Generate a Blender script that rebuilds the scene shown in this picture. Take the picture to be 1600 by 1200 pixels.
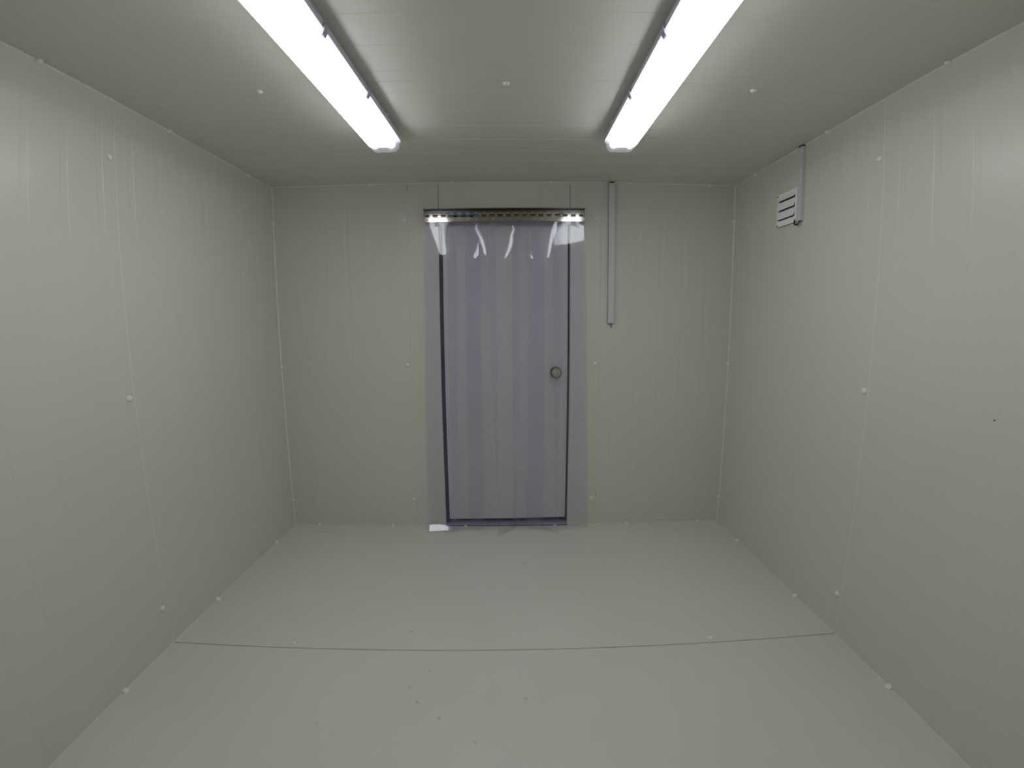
import bpy, bmesh, math, random
from mathutils import Vector, Matrix

# ------------------------------------------------------------------ scene, camera, light level
scene = bpy.context.scene
for o in list(bpy.data.objects):
    bpy.data.objects.remove(o)
COL = scene.collection
random.seed(7)

W = 1.4473            # half width of the room
D = 2.7962            # far wall
Y0 = -0.74            # wall behind the camera
H = 2.2               # ceiling height
SL, SR = 1.6149, 1.6289   # panel joint on the left / right wall

cam_data = bpy.data.cameras.new('camera')
cam = bpy.data.objects.new('camera', cam_data)
COL.objects.link(cam)
scene.camera = cam
cam.matrix_world = Matrix(((0.9999, 0.0071, -0.0086, 0.0166),
                           (-0.0095, 0.1386, -0.9903, 0.0),
                           (-0.0058, 0.9903, 0.1386, 1.3486),
                           (0, 0, 0, 1)))
cam_data.clip_start = 0.02
cam_data.sensor_fit = 'HORIZONTAL'
cam_data.sensor_width = 36.0
cam_data.sensor_height = 27.0
cam_data.lens = 17.6
# wide action-camera lens with its slight barrel curve
cam_data.type = 'PANO'
cy = cam_data
cy.panorama_type = 'FISHEYE_LENS_POLYNOMIAL'
cy.fisheye_fov = math.radians(170)
cy.fisheye_polynomial_k0 = 0.0
cy.fisheye_polynomial_k1 = -0.0628240005552814
cy.fisheye_polynomial_k2 = -0.000373933514278545
cy.fisheye_polynomial_k3 = 0.00010429490308510793
cy.fisheye_polynomial_k4 = -2.652501534186483e-06

world = bpy.data.worlds.new('world')
scene.world = world
world.use_nodes = True
world.node_tree.nodes['Background'].inputs[0].default_value = (0.0, 0.0, 0.0, 1)
world.node_tree.nodes['Background'].inputs[1].default_value = 0.0

scene.view_settings.view_transform = 'Standard'
scene.view_settings.look = 'None'
scene.view_settings.gamma = 1.0
scene.view_settings.use_curve_mapping = False
scene.view_settings.exposure = 0.0
LAMP_STRENGTH = 11.6
LAMP_COLOR = (0.925, 0.962, 1.0, 1)
scene.cycles.max_bounces = 16
scene.cycles.diffuse_bounces = 8
scene.cycles.glossy_bounces = 6
scene.cycles.transparent_max_bounces = 32
scene.cycles.sample_clamp_indirect = 0.0


# ------------------------------------------------------------------ materials
def principled(name, color, rough=0.5, metal=0.0, spec=0.5, noise=0.0, scale=8.0, rough_noise=0.0):
    m = bpy.data.materials.new(name)
    m.use_nodes = True
    nt = m.node_tree
    b = nt.nodes['Principled BSDF']
    b.inputs['Base Color'].default_value = (*color, 1)
    b.inputs['Roughness'].default_value = rough
    b.inputs['Metallic'].default_value = metal
    b.inputs['Specular IOR Level'].default_value = spec
    if noise or rough_noise:
        geo = nt.nodes.new('ShaderNodeNewGeometry')
        n = nt.nodes.new('ShaderNodeTexNoise')
        n.inputs['Scale'].default_value = scale
        n.inputs['Detail'].default_value = 4
        nt.links.new(geo.outputs['Position'], n.inputs['Vector'])
        if noise:
            r = nt.nodes.new('ShaderNodeMapRange')
            r.inputs['To Min'].default_value = 1 - noise
            r.inputs['To Max'].default_value = 1 + noise
            nt.links.new(n.outputs['Fac'], r.inputs['Value'])
            mx = nt.nodes.new('ShaderNodeVectorMath')
            mx.operation = 'SCALE'
            mx.inputs[0].default_value = color
            nt.links.new(r.outputs['Result'], mx.inputs['Scale'])
            nt.links.new(mx.outputs['Vector'], b.inputs['Base Color'])
        if rough_noise:
            r2 = nt.nodes.new('ShaderNodeMapRange')
            r2.inputs['To Min'].default_value = rough - rough_noise
            r2.inputs['To Max'].default_value = rough + rough_noise
            nt.links.new(n.outputs['Fac'], r2.inputs['Value'])
            nt.links.new(r2.outputs['Result'], b.inputs['Roughness'])
    return m


M_PANEL = principled('panel_paint', (0.64, 0.627, 0.563), 0.30, noise=0.012, scale=2.0)
M_CEIL = principled('ceiling_paint', (0.67, 0.662, 0.60), 0.31, noise=0.012, scale=2.0)
M_SEAL = principled('white_sealant', (0.75, 0.74, 0.69), 0.4)
M_CAP = principled('cap_plastic', (0.78, 0.775, 0.73), 0.3)
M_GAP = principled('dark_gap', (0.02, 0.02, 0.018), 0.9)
M_GAP_DIRT = principled('dirty_joint', (0.05, 0.04, 0.028), 0.9, noise=0.6, scale=14)
M_GREY = principled('grey_trunking', (0.60, 0.60, 0.63), 0.4)
M_CABLE = principled('cable_black', (0.015, 0.015, 0.017), 0.4)
M_COPPER = principled('cable_end_brown', (0.12, 0.08, 0.04), 0.5)
M_VENT = principled('vent_plastic', (0.90, 0.90, 0.90), 0.3)
M_SCREW = principled('screw_dark', (0.03, 0.03, 0.03), 0.4, metal=0.6)
M_STEEL = principled('stainless_steel', (0.34, 0.305, 0.25), 0.10, metal=1.0, noise=0.05, scale=40)
M_STEEL_RAIL = principled('galvanised_rail', (0.12, 0.115, 0.11), 0.20, metal=1.0, noise=0.08, scale=30)
M_FILM = principled('blue_film', (0.03, 0.11, 0.24), 0.35)
M_RIVET = principled('rivet_steel', (0.75, 0.72, 0.68), 0.25, metal=1.0)
M_GREEN = principled('green_glow_plastic', (0.42, 0.54, 0.18), 0.45)
M_KNOBBASE = principled('knob_base_grey', (0.10, 0.115, 0.08), 0.4)
M_THRESH = principled('threshold_aluminium', (0.42, 0.42, 0.46), 0.4, metal=0.5)
M_HOUSING = principled('lamp_housing_grey', (0.52, 0.51, 0.58), 0.45)
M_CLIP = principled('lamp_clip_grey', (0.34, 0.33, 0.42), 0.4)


def floor_material():
    m = principled('floor_coating', (0.66, 0.655, 0.60), 0.42)
    nt = m.node_tree
    b = nt.nodes['Principled BSDF']
    geo = nt.nodes.new('ShaderNodeNewGeometry')
    big = nt.nodes.new('ShaderNodeTexNoise')
    big.inputs['Scale'].default_value = 1.6
    big.inputs['Detail'].default_value = 5
    nt.links.new(geo.outputs['Position'], big.inputs['Vector'])
    base = nt.nodes.new('ShaderNodeValToRGB')
    base.color_ramp.elements[0].position = 0.3
    base.color_ramp.elements[0].color = (0.625, 0.61, 0.56, 1)
    base.color_ramp.elements[1].position = 0.7
    base.color_ramp.elements[1].color = (0.655, 0.645, 0.60, 1)
    nt.links.new(big.outputs['Fac'], base.inputs['Fac'])
    # scattered little dirt specks, in patches
    sp = nt.nodes.new('ShaderNodeTexNoise')
    sp.inputs['Scale'].default_value = 55
    sp.inputs['Detail'].default_value = 2
    nt.links.new(geo.outputs['Position'], sp.inputs['Vector'])
    spr = nt.nodes.new('ShaderNodeMapRange')
    spr.inputs['From Min'].default_value = 0.76
    spr.inputs['From Max'].default_value = 0.82
    nt.links.new(sp.outputs['Fac'], spr.inputs['Value'])
    cur = spr.outputs['Result']
    # individual stains: (x, y, radius, strength), with ragged edges
    rg = nt.nodes.new('ShaderNodeTexNoise')
    rg.inputs['Scale'].default_value = 70
    nt.links.new(geo.outputs['Position'], rg.inputs['Vector'])
    ro = nt.nodes.new('ShaderNodeVectorMath')
    ro.operation = 'MULTIPLY_ADD'
    ro.inputs[1].default_value = (0.022, 0.016, 0.0)
    nt.links.new(rg.outputs['Color'], ro.inputs[0])
    nt.links.new(geo.outputs['Position'], ro.inputs[2])
    for (sx, sy, sr, st) in [(0.0957, 2.307, .011, .5), (-0.42, 1.736, .010, .5), (-0.3234, 1.352, .010, .45),
                             (-0.2319, 1.281, .010, .3), (0.0731, 1.3687, .008, .45), (-0.0994, 1.1915, .007, .5),
                             (-0.651, 1.2503, .009, .3), (-0.3994, 2.7067, .012, .6), (0.118, 2.33, .008, .4),
                             (-0.36, 1.42, .012, .3), (-0.30, 1.50, .010, .3)]:
        dv = nt.nodes.new('ShaderNodeVectorMath')
        dv.operation = 'DISTANCE'
        dv.inputs[1].default_value = (sx + 0.011, sy + 0.008, 0)
        nt.links.new(ro.outputs['Vector'], dv.inputs[0])
        r = nt.nodes.new('ShaderNodeMapRange')
        r.inputs['From Min'].default_value = sr
        r.inputs['From Max'].default_value = sr * 0.3
        r.inputs['To Max'].default_value = st
        nt.links.new(dv.outputs['Value'], r.inputs['Value'])
        a = nt.nodes.new('ShaderNodeMath')
        a.operation = 'MAXIMUM'
        nt.links.new(cur, a.inputs[0])
        nt.links.new(r.outputs['Result'], a.inputs[1])
        cur = a.outputs[0]
    mix = nt.nodes.new('ShaderNodeMix')
    mix.data_type = 'RGBA'
    nt.links.new(cur, mix.inputs['Factor'])
    nt.links.new(base.outputs['Color'], mix.inputs['A'])
    mix.inputs['B'].default_value = (0.27, 0.25, 0.21, 1)
    nt.links.new(mix.outputs['Result'], b.inputs['Base Color'])
    return m


M_FLOOR = floor_material()


def pvc_material():
    m = bpy.data.materials.new('clear_pvc')
    m.use_nodes = True
    nt = m.node_tree
    for n in list(nt.nodes):
        nt.nodes.remove(n)
    out = nt.nodes.new('ShaderNodeOutputMaterial')
    tr = nt.nodes.new('ShaderNodeBsdfTransparent')
    tr.inputs['Color'].default_value = (0.968, 0.966, 0.982, 1)
    df = nt.nodes.new('ShaderNodeBsdfDiffuse')
    df.inputs['Color'].default_value = (0.46, 0.46, 0.88, 1)
    gl = nt.nodes.new('ShaderNodeBsdfGlossy')
    gl.inputs['Roughness'].default_value = 0.03
    lw = nt.nodes.new('ShaderNodeLayerWeight')      # thin-sheet Fresnel, alike on both faces
    lw.inputs['Blend'].default_value = 0.5
    pw = nt.nodes.new('ShaderNodeMath')
    pw.operation = 'POWER'
    pw.inputs[1].default_value = 5.0
    nt.links.new(lw.outputs['Facing'], pw.inputs[0])
    fr = nt.nodes.new('ShaderNodeMapRange')
    fr.inputs['To Min'].default_value = 0.021
    fr.inputs['To Max'].default_value = 0.9
    nt.links.new(pw.outputs[0], fr.inputs['Value'])
    m1 = nt.nodes.new('ShaderNodeMixShader')
    m1.inputs[0].default_value = 0.048
    nt.links.new(tr.outputs[0], m1.inputs[1])
    nt.links.new(df.outputs[0], m1.inputs[2])
    m2 = nt.nodes.new('ShaderNodeMixShader')
    nt.links.new(fr.outputs[0], m2.inputs[0])
    nt.links.new(m1.outputs[0], m2.inputs[1])
    nt.links.new(gl.outputs[0], m2.inputs[2])
    nt.links.new(m2.outputs[0], out.inputs['Surface'])
    return m


M_PVC = pvc_material()


def clear_cap_material():
    m = bpy.data.materials.new('lamp_end_plastic')
    m.use_nodes = True
    nt = m.node_tree
    for n in list(nt.nodes):
        nt.nodes.remove(n)
    out = nt.nodes.new('ShaderNodeOutputMaterial')
    tr = nt.nodes.new('ShaderNodeBsdfTransparent')
    tr.inputs['Color'].default_value = (0.95, 0.95, 0.97, 1)
    tl = nt.nodes.new('ShaderNodeBsdfTranslucent')
    tl.inputs['Color'].default_value = (0.75, 0.75, 0.85, 1)
    pb = nt.nodes.new('ShaderNodeBsdfPrincipled')
    pb.inputs['Base Color'].default_value = (0.7, 0.7, 0.78, 1)
    pb.inputs['Roughness'].default_value = 0.15
    a = nt.nodes.new('ShaderNodeMixShader')
    a.inputs[0].default_value = 0.5
    nt.links.new(tl.outputs[0], a.inputs[1])
    nt.links.new(pb.outputs[0], a.inputs[2])
    b = nt.nodes.new('ShaderNodeMixShader')
    b.inputs[0].default_value = 0.07
    nt.links.new(tr.outputs[0], b.inputs[1])
    nt.links.new(a.outputs[0], b.inputs[2])
    nt.links.new(b.outputs[0], out.inputs['Surface'])
    return m


M_LAMPEND = clear_cap_material()


def emission(name, strength):
    m = bpy.data.materials.new(name)
    m.use_nodes = True
    nt = m.node_tree
    for n in list(nt.nodes):
        nt.nodes.remove(n)
    out = nt.nodes.new('ShaderNodeOutputMaterial')
    e = nt.nodes.new('ShaderNodeEmission')
    e.inputs['Color'].default_value = LAMP_COLOR
    e.inputs['Strength'].default_value = strength
    nt.links.new(e.outputs[0], out.inputs['Surface'])
    return m


M_DIFFUSER = emission('lit_diffuser', LAMP_STRENGTH)
M_DIFFSIDE = emission('lit_diffuser_side', LAMP_STRENGTH * 0.5)
M_TUBE = emission('lit_tube', LAMP_STRENGTH * 1.3)


# ------------------------------------------------------------------ mesh helpers
def link(o, parent=None):
    COL.objects.link(o)
    if parent is not None:
        o.parent = parent
    return o


def mesh_obj(name, verts, faces, mat, parent=None, smooth=False, loc=None):
    me = bpy.data.meshes.new(name)
    me.from_pydata([tuple(v) for v in verts], [], faces)
    me.materials.append(mat)
    bm = bmesh.new()
    bm.from_mesh(me)
    bmesh.ops.recalc_face_normals(bm, faces=bm.faces)
    bm.to_mesh(me)
    bm.free()
    if smooth:
        for p in me.polygons:
            p.use_smooth = True
    o = bpy.data.objects.new(name, me)
    if loc is not None:
        o.location = loc
    return link(o, parent)


def bm_obj(name, bm, mat, parent=None, smooth=False):
    me = bpy.data.meshes.new(name)
    bmesh.ops.recalc_face_normals(bm, faces=bm.faces)
    bm.to_mesh(me)
    bm.free()
    me.materials.append(mat)
    if smooth:
        for p in me.polygons:
            p.use_smooth = True
    o = bpy.data.objects.new(name, me)
    return link(o, parent)


def add_box(bm, x0, x1, y0, y1, z0, z1, bevel=0.0, mat=None):
    vs = [bm.verts.new((x, y, z)) for x in (x0, x1) for y in (y0, y1) for z in (z0, z1)]
    fs = [bm.faces.new([vs[i] for i in f]) for f in
          ((0, 1, 3, 2), (4, 6, 7, 5), (0, 4, 5, 1), (2, 3, 7, 6), (0, 2, 6, 4), (1, 5, 7, 3))]
    if mat is not None:
        for v in vs:
            v.co = mat @ v.co
    if bevel > 0:
        es = list({e for f in fs for e in f.edges})
        bmesh.ops.bevel(bm, geom=es, offset=bevel, segments=2, affect='EDGES', profile=0.6)
    return vs


def box_obj(name, x0, x1, y0, y1, z0, z1, mat, parent=None, bevel=0.0):
    bm = bmesh.new()
    add_box(bm, x0, x1, y0, y1, z0, z1, bevel)
    return bm_obj(name, bm, mat, parent)


def extrude_poly(name, poly, fn0, fn1, mat, parent=None, smooth=False):
    """poly: list of (a, b); fn0/fn1 map (a, b) to the two end points."""
    n = len(poly)
    verts = [fn0(*p) for p in poly] + [fn1(*p) for p in poly]
    faces = [(i, (i + 1) % n, n + (i + 1) % n, n + i) for i in range(n)]
    faces += [tuple(range(n)), tuple(range(2 * n - 1, n - 1, -1))]
    return mesh_obj(name, verts, faces, mat, parent, smooth)


def lathe(name, prof, mat, parent=None, seg=20, axis='Z', smooth=True):
    """prof: list of (r, h) from bottom to top, closed with fans where r is 0."""
    verts, faces, rings = [], [], []
    for r, h in prof:
        if r < 1e-6:
            rings.append([len(verts)])
            verts.append((0, 0, h))
        else:
            rings.append(list(range(len(verts), len(verts) + seg)))
            verts += [(r * math.cos(2 * math.pi * i / seg), r * math.sin(2 * math.pi * i / seg), h) for i in range(seg)]
    for a, b in zip(rings, rings[1:]):
        for i in range(seg):
            j = (i + 1) % seg
            if len(a) == 1 and len(b) > 1:
                faces.append((a[0], b[i], b[j]))
            elif len(b) == 1 and len(a) > 1:
                faces.append((a[i], a[j], b[0]))
            elif len(a) > 1:
                faces.append((a[i], a[j], b[j], b[i]))
    return mesh_obj(name, verts, faces, mat, parent, smooth)


def tube(name, pts, rad, mat, parent=None, seg=10):
    verts, faces = [], []
    n = len(pts)
    pts = [Vector(p) for p in pts]
    for i, p in enumerate(pts):
        t = (pts[min(i + 1, n - 1)] - pts[max(i - 1, 0)]).normalized()
        ref = Vector((0, 0, 1)) if abs(t.z) < 0.9 else Vector((1, 0, 0))
        a = t.cross(ref).normalized()
        b = t.cross(a).normalized()
        for s in range(seg):
            ang = 2 * math.pi * s / seg
            verts.append(p + a * rad * math.cos(ang) + b * rad * math.sin(ang))
    for i in range(n - 1):
        for s in range(seg):
            s2 = (s + 1) % seg
            faces.append((i * seg + s, i * seg + s2, (i + 1) * seg + s2, (i + 1) * seg + s))
    faces.append(tuple(range(seg)))
    faces.append(tuple(range((n - 1) * seg, n * seg)))
    return mesh_obj(name, verts, faces, mat, parent, True)


def empty(name, loc=(0, 0, 0)):
    o = bpy.data.objects.new(name, None)
    o.location = loc
    o.empty_display_size = 0.05
    return link(o)


def tag(o, label, cat, kind=None, group=None):
    o['label'] = label
    o['category'] = cat
    if kind:
        o['kind'] = kind
    if group:
        o['group'] = group
    return o


# ------------------------------------------------------------------ the panelled shell
RIB = 0.1475      # pitch of the pressed grooves
T = 0.06          # panel thickness
GW, GS, GD = 0.030, 0.0022, 0.0007   # groove width, slope width, depth


def panel_profile(a0, a1, first, chamfer=0.0018):
    """inner-face outline of one panel along a: list of (a, depth), depth > 0 = into the wall."""
    pts = [(a0, chamfer), (a0 + chamfer, 0.0)]
    n = math.floor((a0 - first) / RIB) - 1
    while True:
        s = first + n * RIB
        n += 1
        if s > a1:
            break
        e = s + GW
        if s < a0 + 0.012 or e > a1 - 0.012:
            continue
        pts += [(s, 0.0), (s + GS, GD), (e - GS, GD), (e, 0.0)]
    pts += [(a1 - chamfer, 0.0), (a1, chamfer)]
    pts += [(a1, T), (a0, T)]
    return pts


def cap_mesh():
    o = lathe('screw_cap', [(0.0132, -0.002), (0.0132, 0.0012), (0.0118, 0.0042), (0.0085, 0.0063), (0.0042, 0.0074), (0.0, 0.0077)], M_CAP, seg=18)
    me = o.data
    bpy.data.objects.remove(o)
    return me


CAP = cap_mesh()


def cap(parent, loc, normal, scale=1.0):
    o = bpy.data.objects.new('screw_cap', CAP)
    o.location = loc
    o.rotation_mode = 'QUATERNION'
    o.rotation_quaternion = Vector(normal).normalized().to_track_quat('Z', 'Y')
    o.scale = (scale, scale, scale)
    return link(o, parent)


# ---- side walls
def side_wall(name, sgn, seam, label):
    root = tag(empty(name, (sgn * W, 0, 0)), label, 'wall', 'structure')
    first = 1.6745
    edges = [Y0, seam - 1.178, seam, D]
    for a0, a1 in zip(edges, edges[1:]):
        prof = panel_profile(a0, a1, first)
        extrude_poly('panel', prof, lambda a, d: (sgn * d, a, 0.0), lambda a, d: (sgn * d, a, H), M_PANEL, root)
    for s in edges[1:-1]:   # sealant bead in the joint between two panels
        extrude_poly('sealant_bead', [(-0.0022, 0.003), (-0.0016, -0.0006), (0.0016, -0.0006), (0.0022, 0.003)],
                     lambda a, d: (sgn * d, s + a, 0.004), lambda a, d: (sgn * d, s + a, H - 0.004), M_SEAL, root)
    off = -0.024 if sgn < 0 else 0.021
    for s in edges[1:-1]:
        for z in (0.181, 1.079, 1.981):
            cap(root, (0, s + off, z), (-sgn, 0, 0))
    return root


wall_left = side_wall('wall_left', -1, SL, 'plain off-white ribbed panel wall on the left, without the vent')
wall_right = side_wall('wall_right', 1, SR, 'off-white ribbed panel wall carrying the louvred vent')
hole = lathe('drill_hole', [(0.0028, 0.0), (0.0028, 0.0006), (0.0, 0.0006)], M_GAP, wall_right, seg=12)
hole.location = (0.0, 1.1252, 1.0724)
hole.rotation_euler = (0, -math.pi / 2, 0)

# ---- far wall: plain panels, and the panel with the door cut into it
JB = 0.593
DX0, DX1 = -0.404, 0.4035    # the saw cuts beside the door
DTOP = 1.995
wall_back = tag(empty('wall_back', (0, D, 0)), 'off-white ribbed panel wall with the door behind the strip curtain', 'wall', 'structure')


def back_piece(a0, a1, z0, z1, first, name='panel'):
    prof = panel_profile(a0, a1, first, 0.0013)
    return extrude_poly(name, prof, lambda a, d: (a, d, z0), lambda a, d: (a, d, z1), M_PANEL, wall_back)


back_piece(-W, -JB, 0, H, -0.593 - 0.108)
back_piece(JB, W, 0, H, 0.8155)
back_piece(-JB, DX0 - 0.001, 0, H, -0.56)
back_piece(DX1 + 0.001, JB, 0, H, 0.44)
back_piece(DX0 + 0.001, DX1 - 0.001, DTOP, H, -0.38)
for x in (DX0, DX1):           # thin dark saw cuts above the door
    box_obj('saw_cut', x - 0.0012, x + 0.0012, 0.0008, 0.03, DTOP, H - 0.012, M_GAP, wall_back)
for (x, z0, z1) in ((-JB, 2.155, 2.188), (JB, 0.20, 0.245)):
    box_obj('open_joint', x - 0.0011, x + 0.0011, 0.0004, 0.02, z0, z1, M_GAP_DIRT, wall_back)
for (x, z0, z1) in ((JB, 2.09, 2.19),):
    box_obj('sealant_bead', x - 0.0018, x + 0.0018, -0.0005, 0.01, z0, z1, M_SEAL, wall_back)
for x in (-0.616, 0.567):
    for z in (0.187, 1.082, 1.977):
        cap(wall_back, (x, 0, z), (0, -1, 0))

# ---- wall behind the camera
wall_rear = tag(empty('wall_rear', (0, Y0, 0)), 'plain panel wall closing the room behind the viewer', 'wall', 'structure')
for a0, a1 in ((-W, -JB), (-JB, JB), (JB, W)):
    extrude_poly('panel', panel_profile(a0, a1, -0.56), lambda a, d: (a, -d, 0.0), lambda a, d: (a, -d, H), M_PANEL, wall_rear)

# ---- ceiling
ceiling = tag(empty('ceiling', (0, 0, H)), 'grey-white ribbed panel ceiling carrying the two tube lamps', 'ceiling', 'structure')
SC = 0.5 * (SL + SR)
c_edges = [Y0 - T, SC - 1.178, SC, D + T]
for a0, a1 in zip(c_edges, c_edges[1:]):
    extrude_poly('panel', panel_profile(a0, a1, 1.6745), lambda a, d: (-W - T, a, d), lambda a, d: (W + T, a, d), M_CEIL, ceiling)
for x in (-0.884, 0.0165, 0.926):
    cap(ceiling, (x, SC + 0.027, 0), (0, 0, -1))
cap(ceiling, (-0.475, 1.875, 0), (0, 0, -1), 0.8)
cap(ceiling, (0.468, 1.950, 0), (0, 0, -1), 0.8)

# ---- floor: coated panels with a dark open joint between them
floor = tag(empty('floor', (0, 0, 0)), 'off-white coated floor with a dark joint running across it', 'floor', 'structure')


def floor_panel(yl0, yr0, yl1, yr1):
    g = 0.0
    c = 0.002
    top = [(-W - T, yl0 + c), (W + T, yr0 + c), (W + T, yr1 - c), (-W - T, yl1 - c)]
    mid = [(-W - T, yl0), (W + T, yr0), (W + T, yr1), (-W - T, yl1)]
    v = [(x, y, 0) for x, y in top] + [(x, y, -c) for x, y in mid] + [(x, y, -0.05) for x, y in mid]
    f = [(0, 1, 2, 3), (8, 9, 10, 11)]
    for k in (0, 4):
        for i in range(4):
            j = (i + 1) % 4
            f.append((k + i, k + j, k + 4 + j, k + 4 + i))
    return mesh_obj('floor_panel', v, f, M_FLOOR, floor)


G = 0.0017
floor_panel(SL + G, SR + G, D + T, D + T)
floor_panel(SL - 1.178, SR - 1.178, SL - G, SR - G)
floor_panel(Y0 - T, Y0 - T, SL - 1.178 - 2 * G, SR - 1.178 - 2 * G)
for dy in (0.0, -1.178):
    mesh_obj('joint_filler', [(-W, SL + dy - 0.003, -0.007), (W, SR + dy - 0.003, -0.007), (W, SR + dy + 0.003, -0.007), (-W, SL + dy + 0.003, -0.007),
                              (-W, SL + dy - 0.003, -0.02), (W, SR + dy - 0.003, -0.02), (W, SR + dy + 0.003, -0.02), (-W, SL + dy + 0.003, -0.02)],
             [(0, 1, 2, 3), (4, 5, 6, 7), (0, 1, 5, 4), (2, 3, 7, 6), (1, 2, 6, 5), (0, 3, 7, 4)], M_GAP_DIRT, floor)
cap(floor, (-0.912, SC + 0.022, 0), (0, 0, 1), 0.8)
cap(floor, (0.884, SC + 0.03, 0), (0, 0, 1), 0.8)

# ---- white corner beads with their screw caps
BEAD = [(0, 0), (0.0042, 0), (0.0030, 0.0014), (0.0014, 0.0030), (0, 0.0042)]


def trim(name, f0, f1, label, mat=M_SEAL):
    o = extrude_poly(name, BEAD, f0, f1, mat)
    return tag(o, label, 'corner trim', 'structure')


E_ = 0.0006
t1 = trim('trim_1', lambda a, b: (-W + a, Y0, H - b), lambda a, b: (-W + a, D, H - b), 'thin white bead where the left wall meets the ceiling')
t2 = trim('trim_2', lambda a, b: (W - a, Y0, H - b), lambda a, b: (W - a, D, H - b), 'thin white bead where the vent wall meets the ceiling')
t3 = trim('trim_3', lambda a, b: (-W, D - a, H - b), lambda a, b: (W, D - a, H - b), 'thin bead between ceiling and far wall above the door')
t4 = trim('trim_4', lambda a, b: (-W + a, D - b, 0), lambda a, b: (-W + a, D - b, H), 'vertical white bead in the far left corner')
t5 = trim('trim_5', lambda a, b: (W - a, D - b, 0), lambda a, b: (W - a, D - b, H), 'vertical white bead in the far right corner')
t6 = trim('trim_6', lambda a, b: (-W + a * .6, Y0, b * .6), lambda a, b: (-W + a * .6, D, b * .6), 'thin bead where the left wall meets the floor', M_PANEL)
t7 = trim('trim_7', lambda a, b: (W - a * .6, Y0, b * .6), lambda a, b: (W - a * .6, D, b * .6), 'thin bead where the vent wall meets the floor', M_PANEL)
t8 = trim('trim_8', lambda a, b: (-W, D - a * .6, b * .6), lambda a, b: (DX0 - 0.02, D - a * .6, b * .6), 'thin bead along the floor of the far wall, left of the door', M_PANEL)
t9 = trim('trim_9', lambda a, b: (DX1 + 0.02, D - a * .6, b * .6), lambda a, b: (W, D - a * .6, b * .6), 'thin bead along the floor of the far wall, right of the door', M_PANEL)
q = 0.004
for y in (0.05, 0.67, 1.288, 1.912, 2.53):
    cap(t1, (-W + q, y, H - q), (0.55, 0, -1))
for y in (0.10, 0.72, 1.342, 1.950, 2.555):
    cap(t2, (W - q, y, H - q), (-0.55, 0, -1))
for x in (-1.331, -0.827, -0.322, 0.282, 0.771, 1.276):
    cap(t3, (x, D - q, H - q), (0, -0.6, -1), 0.9)
for z in (0.175, 1.08, 1.98):
    cap(t4, (-W + q, D - q, z), (1, -1, 0), 0.75)
    cap(t5, (W - q, D - q, z), (-1, -1, 0), 0.75)
for y in (0.73, 1.325, 1.93, 2.525):
    cap(t6, (-W + q + 0.003, y, q - 0.001), (0.4, 0, 1))
for y in (0.71, 1.305, 1.91, 2.50):
    cap(t7, (W - q - 0.003, y, q - 0.001), (-0.4, 0, 1))
for x in (-1.274, -0.765):
    cap(t8, (x, D - q - 0.002, q - 0.001), (0, -0.4, 1), 0.8)
for x in (0.81, 1.307):
    cap(t9, (x, D - q - 0.002, q - 0.001), (0, -0.4, 1), 0.8)

# ------------------------------------------------------------------ door
door = tag(empty('door_1', (0, D, 0)), 'off-white panel door with a green round release knob', 'door', 'structure')
LX0, LX1, LZ0, LZ1 = -0.381, 0.3925, 0.046, DTOP - 0.012
leaf_prof = panel_profile(LX0, LX1, -0.31, 0.002)


def leaf_point(a, d, z):
    return (a, 0.008 + d * 0.6 + (a - LX0) / (LX1 - LX0) * 0.016, z)


extrude_poly('door_leaf', leaf_prof, lambda a, d: leaf_point(a, d, LZ0), lambda a, d: leaf_point(a, d, LZ1), M_PANEL, door)
# dark reveal and rubber seal around the leaf
box_obj('gasket', DX0 - 0.0, LX0 - 0.001, 0.022, 0.058, 0.02, DTOP, M_GAP, door)
box_obj('gasket', LX1 + 0.001, DX1, 0.030, 0.058, 0.02, DTOP, M_GAP, door)
box_obj('gasket', DX0, DX1, 0.045, 0.058, 0.016, LZ0 + 0.01, M_GAP, door)
box_obj('gasket', DX0, DX1, 0.045, 0.058, LZ1 - 0.01, DTOP, M_GAP, door)
box_obj('light_stop_slab', DX0 - 0.02, DX1 + 0.02, 0.0605, 0.09, 0.0, DTOP + 0.02, M_GAP, door)  # dark slab added behind the whole door opening to stop light leaking in
box_obj('threshold', DX0, DX1, -0.004, 0.05, 0.0022, 0.017, M_THRESH, door, 0.002)
box_obj('threshold_seal', DX0 - 0.004, DX1 + 0.004, -0.0075, -0.003, 0.0, 0.004, M_GAP, door)
for x in (-0.275, 0.323):
    cap(door, (x, -0.012, 0.0), (0, -0.5, 1), 0.8)
kb = lathe('knob_base', [(0.034, 0.0), (0.037, 0.004), (0.036, 0.016), (0.020, 0.022), (0.014, 0.028), (0.014, 0.044), (0.0, 0.044)], M_KNOBBASE, door, seg=32)
kb.location = (0.3175, leaf_point(0.3175, 0, 0)[1], 1.0285)
kb.rotation_euler = (math.pi / 2, 0, 0)
kn = lathe('release_knob', [(0.014, 0.036), (0.0245, 0.038), (0.0268, 0.043), (0.0268, 0.056), (0.0245, 0.060), (0.0, 0.0608)], M_GREEN, door, seg=32)
kn.location = kb.location
kn.rotation_euler = (math.pi / 2, 0, 0)
kn['label'] = 'green release button'

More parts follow.
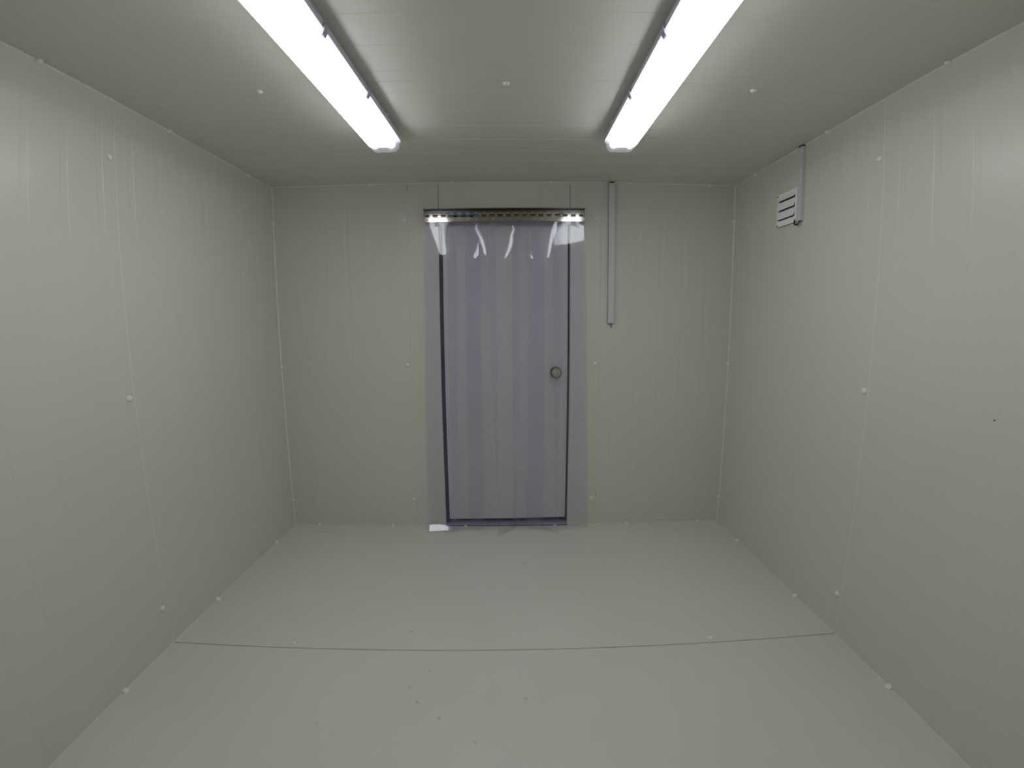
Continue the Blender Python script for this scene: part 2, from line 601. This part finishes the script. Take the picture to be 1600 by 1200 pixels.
# ------------------------------------------------------------------ strip curtain
curtain = tag(empty('strip_curtain', (0, D, 0)), 'clear plastic strip curtain hanging from a steel rail over the door', 'curtain')
RZ1, RZ0 = 2.026, 1.948
RY = -0.052      # front plane of the strips, from the wall
bm = bmesh.new()
add_box(bm, -0.487, 0.487, -0.046, -0.043, 1.972, RZ1)          # hanging flange
add_box(bm, -0.487, 0.487, -0.060, 0.0, RZ1, RZ1 + 0.0025)      # top leg, folded back to the wall
add_box(bm, -0.487, 0.487, -0.003, 0.0, 1.99, RZ1)              # wall leg
add_box(bm, -0.487, 0.487, -0.060, -0.058, RZ1 - 0.004, RZ1 + 0.0025)   # drip edge
rail = bm_obj('rail', bm, M_STEEL_RAIL, curtain)
PITCH = 0.0487
NT = 20
hookme = None
for i in range(NT):
    x = -0.4625 + i * PITCH
    if hookme is None:
        bm = bmesh.new()
        add_box(bm, -0.0135, 0.0135, -0.0535, -0.0462, 1.9905, 2.006, 0.0012)
        h = bm_obj('rail_hook', bm, M_STEEL, curtain)
        hookme = h.data
        h.location.x = x
    else:
        h = bpy.data.objects.new('rail_hook', hookme)
        h.location.x = x
        link(h, curtain)
    # shadow slot under each hook
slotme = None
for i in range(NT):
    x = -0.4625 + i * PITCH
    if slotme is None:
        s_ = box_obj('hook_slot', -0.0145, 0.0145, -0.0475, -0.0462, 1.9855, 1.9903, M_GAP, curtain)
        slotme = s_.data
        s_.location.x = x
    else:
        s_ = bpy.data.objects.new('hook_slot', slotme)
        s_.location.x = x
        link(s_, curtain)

# each strip: x0, x1 at the top; shift of the foot; slope s at the given x and its change along x; foot shape
STRIPS = [
    # x0,    x1,    layer,  foot x0,  foot x1, s_at,  s_ref,  s_rate, foot
    (-0.487, -0.287, 0, -0.512, -0.308, -0.41, 0.020, 0.30, 'curl'),
    (-0.341, -0.145, 1, -0.350, -0.152, -0.165, -0.075, -1.8, 'flat'),
    (-0.241, -0.050, 0, -0.243, -0.048, -0.135, -0.14, 2.2, 'short'),
    (-0.0956, 0.0995, 1, -0.052, 0.070, 0.066, 0.25, 2.2, 'twist_left'),
    (0.046, 0.241, 0, 0.045, 0.238, 0.14, 0.0, -0.5, 'short'),
    (0.149, 0.345, 1, 0.130, 0.330, 0.30, 0.10, 2.2, 'twist_right'),
    (0.287, 0.487, 0, 0.325, 0.531, 0.33, 0.02, -0.55, 'high'),
]
rivet_me = None
for (x0, x1, layer, fx0, fx1, xr, sref, srate, foot) in STRIPS:
    NX, NZ = 20, 70
    ztop = 1.985
    zbot = {'curl': 0.012, 'flat': 0.018, 'short': 0.03, 'twist_left': 0.008, 'twist_right': 0.012, 'high': 0.022}[foot]
    base_y = RY - 0.0045 * layer - 0.003
    th = 0.002
    front, back = [], []
    xm = 0.5 * (x0 + x1)
    for j in range(NZ + 1):
        v = j / NZ
        # denser rows near top and foot
        v = 0.5 - 0.5 * math.cos(math.pi * v) if True else v
        z = ztop + (zbot - ztop) * v
        drop = 1.945 - z
        amp = 0.0 if drop < 0 else min(1.0, 0.45 + drop / 0.10 * 0.55) if drop < 0.1 else 1.0
        k_in = 0.0 if drop <= 0 else min(1.0, drop / 0.025)
        amp = amp * (0.35 + 0.65 * k_in)
        if drop > 0.35:
            amp *= max(0.35, 1.0 - (drop - 0.35) * 0.9)
        fade = max(0.0, min(1.0, drop / 1.93))
        row_f, row_b = [], []
        for i in range(NX + 1):
            u = i / NX
            xt = x0 + (x1 - x0) * u
            xb = fx0 + (fx1 - fx0) * u
            x = xt + (xb - xt) * fade ** 1.2
            # integrate the slope: f(x) = s*(x-xm) + rate/2*((x-xr)^2 - (xm-xr)^2)
            sm = sref
            f = sm * (xt - xm) + 0.5 * srate * ((xt - xr) ** 2 - (xm - xr) ** 2)
            f = max(-0.03, min(0.03, f))
            y = base_y + amp * f * (1.0 if layer else 0.8)
            y -= 0.012 * fade + 0.006 * layer * min(1, max(0, drop) / 0.2)
            zz = z
            near = max(0.0, 1.0 - (z - zbot) / 0.30)
            if foot == 'curl':
                e = max(0.0, 0.062 - z)
                y -= 0.86 * (e * e / 0.03 if e < 0.015 else e - 0.0075)
                g = max(0.0, min(1.0, (0.16 - z) / 0.09))
                y += g * (0.074 * (x + 0.44) - 0.18 * (x + 0.44) ** 2)
            elif foot == 'twist_left':
                y -= near ** 1.3 * (0.092 * (1 - u) - 0.045 * u)
            elif foot == 'twist_right':
                y -= near ** 1.5 * (0.012 + 0.05 * u * u - 0.03 * (1 - u))
            elif foot == 'flat':
                y -= near ** 2 * 0.02 * (1 - u)
            elif foot == 'high':
                y -= near ** 2 * 0.006
            y = min(y, -0.014)
            row_f.append((x, y - th / 2, zz))
            row_b.append((x, y + th / 2, zz))
        front.append(row_f)
        back.append(row_b)
    verts = [p for r in front for p in r] + [p for r in back for p in r]
    n = NX + 1
    off = n * (NZ + 1)
    faces = []
    for j in range(NZ):
        for i in range(NX):
            a = j * n + i
            faces.append((a, a + 1, a + n + 1, a + n))
            faces.append((off + a, off + a + n, off + a + n + 1, off + a + 1))
    for j in range(NZ):
        for i in (0, NX):
            a = j * n + i
            faces.append((a, a + n, off + a + n, off + a))
    for i in range(NX):
        for j in (0, NZ):
            a = j * n + i
            faces.append((a, off + a, off + a + 1, a + 1))
    st = mesh_obj('strip', verts, faces, M_PVC, curtain, True)
    # steel clamp plate with hooked tabs, riveted through the strip
    bm = bmesh.new()
    py1 = base_y - 0.0018
    py0 = py1 - 0.0015
    add_box(bm, x0 + 0.001, x1 - 0.001, py0, py1, 1.949, 1.976, 0.0005)
    film = bmesh.new() if abs(x0 + 0.341) < 0.001 else None
    for i in range(-1, NT):
        tx = -0.4625 + (i + 0.5) * PITCH
        if tx - 0.010 < x0 or tx + 0.010 > x1:
            continue
        add_box(film if film is not None else bm, tx - 0.0100, tx + 0.0100, py0, py1, 1.9765, 2.001, 0.0)
    if film is not None:
        add_box(film, x0 + 0.002, x1 - 0.002, py0, py1, 1.9765, 1.986)
        fo = bm_obj('protective_film', film, M_FILM, st)
        fo['label'] = 'blue protective film'
    bm_obj('clamp_plate', bm, M_STEEL, st)
    for i in range(4):
        rx = x0 + 0.027 + i * PITCH
        if rivet_me is None:
            r_ = lathe('rivet', [(0.0036, 0.0), (0.0034, 0.0012), (0.0, 0.002)], M_RIVET, st, seg=10)
            rivet_me = r_.data
        else:
            r_ = link(bpy.data.objects.new('rivet', rivet_me), st)
        r_.location = (rx, py0, 1.9625)
        r_.rotation_euler = (math.pi / 2, 0, 0)

# ------------------------------------------------------------------ tube lamps
def lamp(label, x_far, x_near, y_far, length):
    dx, dy = x_near - x_far, -1.0
    root = empty('tube_lamp', (x_far, y_far, H))
    root.rotation_euler = (0, 0, math.atan2(x_near - x_far, 1.0))
    tag(root, label, 'ceiling lamp', group='tube lamps on the ceiling')
    L = length

    def loft(name, section, ends, mat, smooth=False):
        """section(s) -> list of (x, z); ends = list of (y, scale, zscale-shift)."""
        n = None
        verts, faces = [], []
        for (y, s, zt) in ends:
            sec = section(s, zt)
            n = len(sec)
            verts += [(x, -y, z) for x, z in sec]
        for k in range(len(ends) - 1):
            for i in range(n):
                j = (i + 1) % n
                faces.append((k * n + i, k * n + j, (k + 1) * n + j, (k + 1) * n + i))
        faces.append(tuple(range(n)))
        faces.append(tuple(range((len(ends) - 1) * n, len(ends) * n)))
        return mesh_obj(name, verts, faces, mat, root, smooth)

    ZT = -0.052       # rim between housing and diffuser
    ZB = -0.100       # underside of the diffuser

    def housing_sec(s, zt):
        return [(-0.046 * s, -0.002), (-0.060 * s, -0.014), (-0.066 * s, ZT + 0.012), (-0.070 * s, ZT + 0.010), (-0.070 * s, ZT),
                (0.070 * s, ZT), (0.070 * s, ZT + 0.010), (0.066 * s, ZT + 0.012), (0.060 * s, -0.014), (0.046 * s, -0.002)]

    loft('housing', housing_sec, [(0.0, 0.70, 0), (0.008, 0.88, 0), (0.025, 0.98, 0), (0.04, 1, 0), (L - 0.04, 1, 0), (L - 0.025, .98, 0), (L - 0.008, .88, 0), (L, .70, 0)], M_HOUSING)

    def diff_sec(s, t):
        zb = ZT + (ZB - ZT) * t
        h = ZT - zb
        return [(-0.066 * s, ZT - 0.0002), (-0.0645 * s, ZT - 0.35 * h), (-0.060 * s, ZT - 0.68 * h), (-0.050 * s, ZT - 0.90 * h), (-0.036 * s, zb),
                (0.036 * s, zb), (0.050 * s, ZT - 0.90 * h), (0.060 * s, ZT - 0.68 * h), (0.0645 * s, ZT - 0.35 * h), (0.066 * s, ZT - 0.0002)]

    df = loft('diffuser', diff_sec, [(0.090, 1, 1), (L - 0.090, 1, 1)], M_DIFFUSER, False)
    df.data.materials.append(M_DIFFSIDE)      # the flanks and ends are dimmer than the underside
    for p in df.data.polygons:
        if abs(p.normal.z) < 0.5:
            p.material_index = 1
    for (ya, yb) in ((0.0895, 0.002), (L - 0.0895, L - 0.002)):
        d = yb - ya
        loft('end_cap', diff_sec, [(ya, 1, 1), (ya + d * 0.55, 0.99, 0.99), (ya + d * 0.8, 0.95, 0.93), (ya + d * 0.93, 0.86, 0.78), (yb, 0.70, 0.5)], M_LAMPEND, True)
        for sx in (-0.0355, 0.0355):
            t = lathe('tube_end', [(0.0, 0.0), (0.021, 0.0), (0.0205, 0.018), (0.017, 0.034), (0.010, 0.043), (0.0, 0.046)], M_TUBE, root, seg=16)
            t.location = (sx, -(ya + (0.001 if d > 0 else -0.001) * -1), ZT - 0.0235)
            t.rotation_euler = (-math.pi / 2 if d < 0 else math.pi / 2, 0, 0)
    # clips along both rims
    clip_me = None
    for sgn in (-1, 1):
        for cy_ in (0.454, 0.805, 1.155, 1.465):
            if clip_me is None:
                poly = [(0.0705, ZT + 0.016), (0.0745, ZT + 0.014), (0.0745, ZT - 0.004), (0.0690, ZT - 0.017), (0.0645, ZT - 0.018), (0.0668, ZT - 0.004), (0.0705, ZT)]
                c = extrude_poly('clip', poly, lambda a, b: (a, -0.011, b), lambda a, b: (a, 0.011, b), M_CLIP, root)
                clip_me = c.data
            else:
                c = link(bpy.data.objects.new('clip', clip_me), root)
            c.location = (0, -cy_, 0)
            if sgn < 0:
                c.rotation_euler = (0, 0, math.pi)
    return root


lamp('white lit tube lamp on the ceiling, left of the two', -0.517, -0.552, 2.05, 1.57)
lamp('white lit tube lamp on the ceiling on the vent side', 0.520, 0.520, 2.06, 1.57)

# ------------------------------------------------------------------ trunking beside the door
tr1 = tag(empty('cable_trunking', (0.657, D, 0)), 'long thin grey cable trunking on the far wall beside the door', 'cable trunking')
bm = bmesh.new()
add_box(bm, -0.0185, 0.0185, -0.024, -0.0002, 1.338, 2.192, 0.002)
bm_obj('channel', bm, M_GREY, tr1)
box_obj('cover_lip', -0.0195, -0.0187, -0.0205, -0.001, 1.338, 2.192, M_CLIP, tr1)
box_obj('ceiling_gland', -0.012, 0.014, -0.022, -0.002, 2.192, 2.1995, M_CABLE, tr1)
tube('cable_end', [(0.004, -0.012, 1.345), (0.004, -0.012, 1.325), (0.0052, -0.0125, 1.306)], 0.0022, M_COPPER, tr1)
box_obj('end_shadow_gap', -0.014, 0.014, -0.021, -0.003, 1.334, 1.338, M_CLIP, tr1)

# ------------------------------------------------------------------ vent and its trunking on the right wall
vent = tag(empty('air_vent', (W, 2.23, 1.928)), 'small white louvred air vent on the wall near the ceiling', 'air vent')
VY0, VY1, VZ0, VZ1 = -0.086, 0.088, -0.083, 0.082
box_obj('backing', -0.004, -0.0002, VY0, VY1, VZ0, VZ1, M_GAP, vent)
bm = bmesh.new()
fx0, fx1 = -0.011, -0.004
add_box(bm, fx0, fx1, VY0, VY1, VZ1 - 0.016, VZ1, 0.001)
add_box(bm, fx0, fx1, VY0, VY1, VZ0, VZ0 + 0.0295, 0.001)
add_box(bm, fx0, fx1, VY1 - 0.012, VY1, VZ0 + 0.0295, VZ1 - 0.016, 0.001)
add_box(bm, fx0, fx1, VY0, VY0 + 0.022, VZ0 + 0.0295, VZ1 - 0.016, 0.001)
bm_obj('frame', bm, M_VENT, vent)
for zc in (0.042, -0.005, -0.052):
    # louvre blade: leans out towards its lower edge, dark slot below
    poly = [(-0.005, zc + 0.046 if zc > 0.03 else zc + 0.0455), (-0.0075, zc + 0.044 if zc > 0.03 else zc + 0.0455), (-0.020, zc + 0.006), (-0.020, zc + 0.0035), (-0.0165, zc + 0.0035), (-0.005, zc + 0.036)]
    poly = [(a, min(b, VZ1 - 0.0165)) for a, b in poly]
    extrude_poly('louvre', poly, lambda a, b: (a, VY0 + 0.0225, b), lambda a, b: (a, VY1 - 0.0125, b), M_VENT, vent)
for (y, z) in ((VY1 - 0.006, VZ1 - 0.007), (VY1 - 0.006, VZ0 + 0.007)):
    s_ = lathe('screw', [(0.0042, 0.0), (0.0038, 0.0016), (0.0, 0.002)], M_SCREW, vent, seg=12)
    s_.location = (fx0, y, z)
    s_.rotation_euler = (0, -math.pi / 2, 0)

tr2 = tag(empty('cable_trunking', (W, 2.1, 0)), 'short grey cable trunking running from the ceiling down over the vent edge', 'cable trunking')
bm = bmesh.new()
add_box(bm, -0.018, -0.0002, 0.0085, 0.0415, 1.842, 2.192, 0.002)
bm_obj('channel', bm, M_GREY, tr2)
box_obj('ceiling_gland', -0.016, -0.002, 0.011, 0.040, 2.192, 2.1995, M_CABLE, tr2)
tube('cable', [(-0.009, 0.024, 1.855), (-0.010, 0.024, 1.838), (-0.013, 0.029, 1.829), (-0.016, 0.038, 1.826), (-0.019, 0.047, 1.829), (-0.019, 0.053, 1.838), (-0.016, 0.056, 1.848), (-0.0135, 0.057, 1.853)], 0.0040, M_CABLE, tr2)
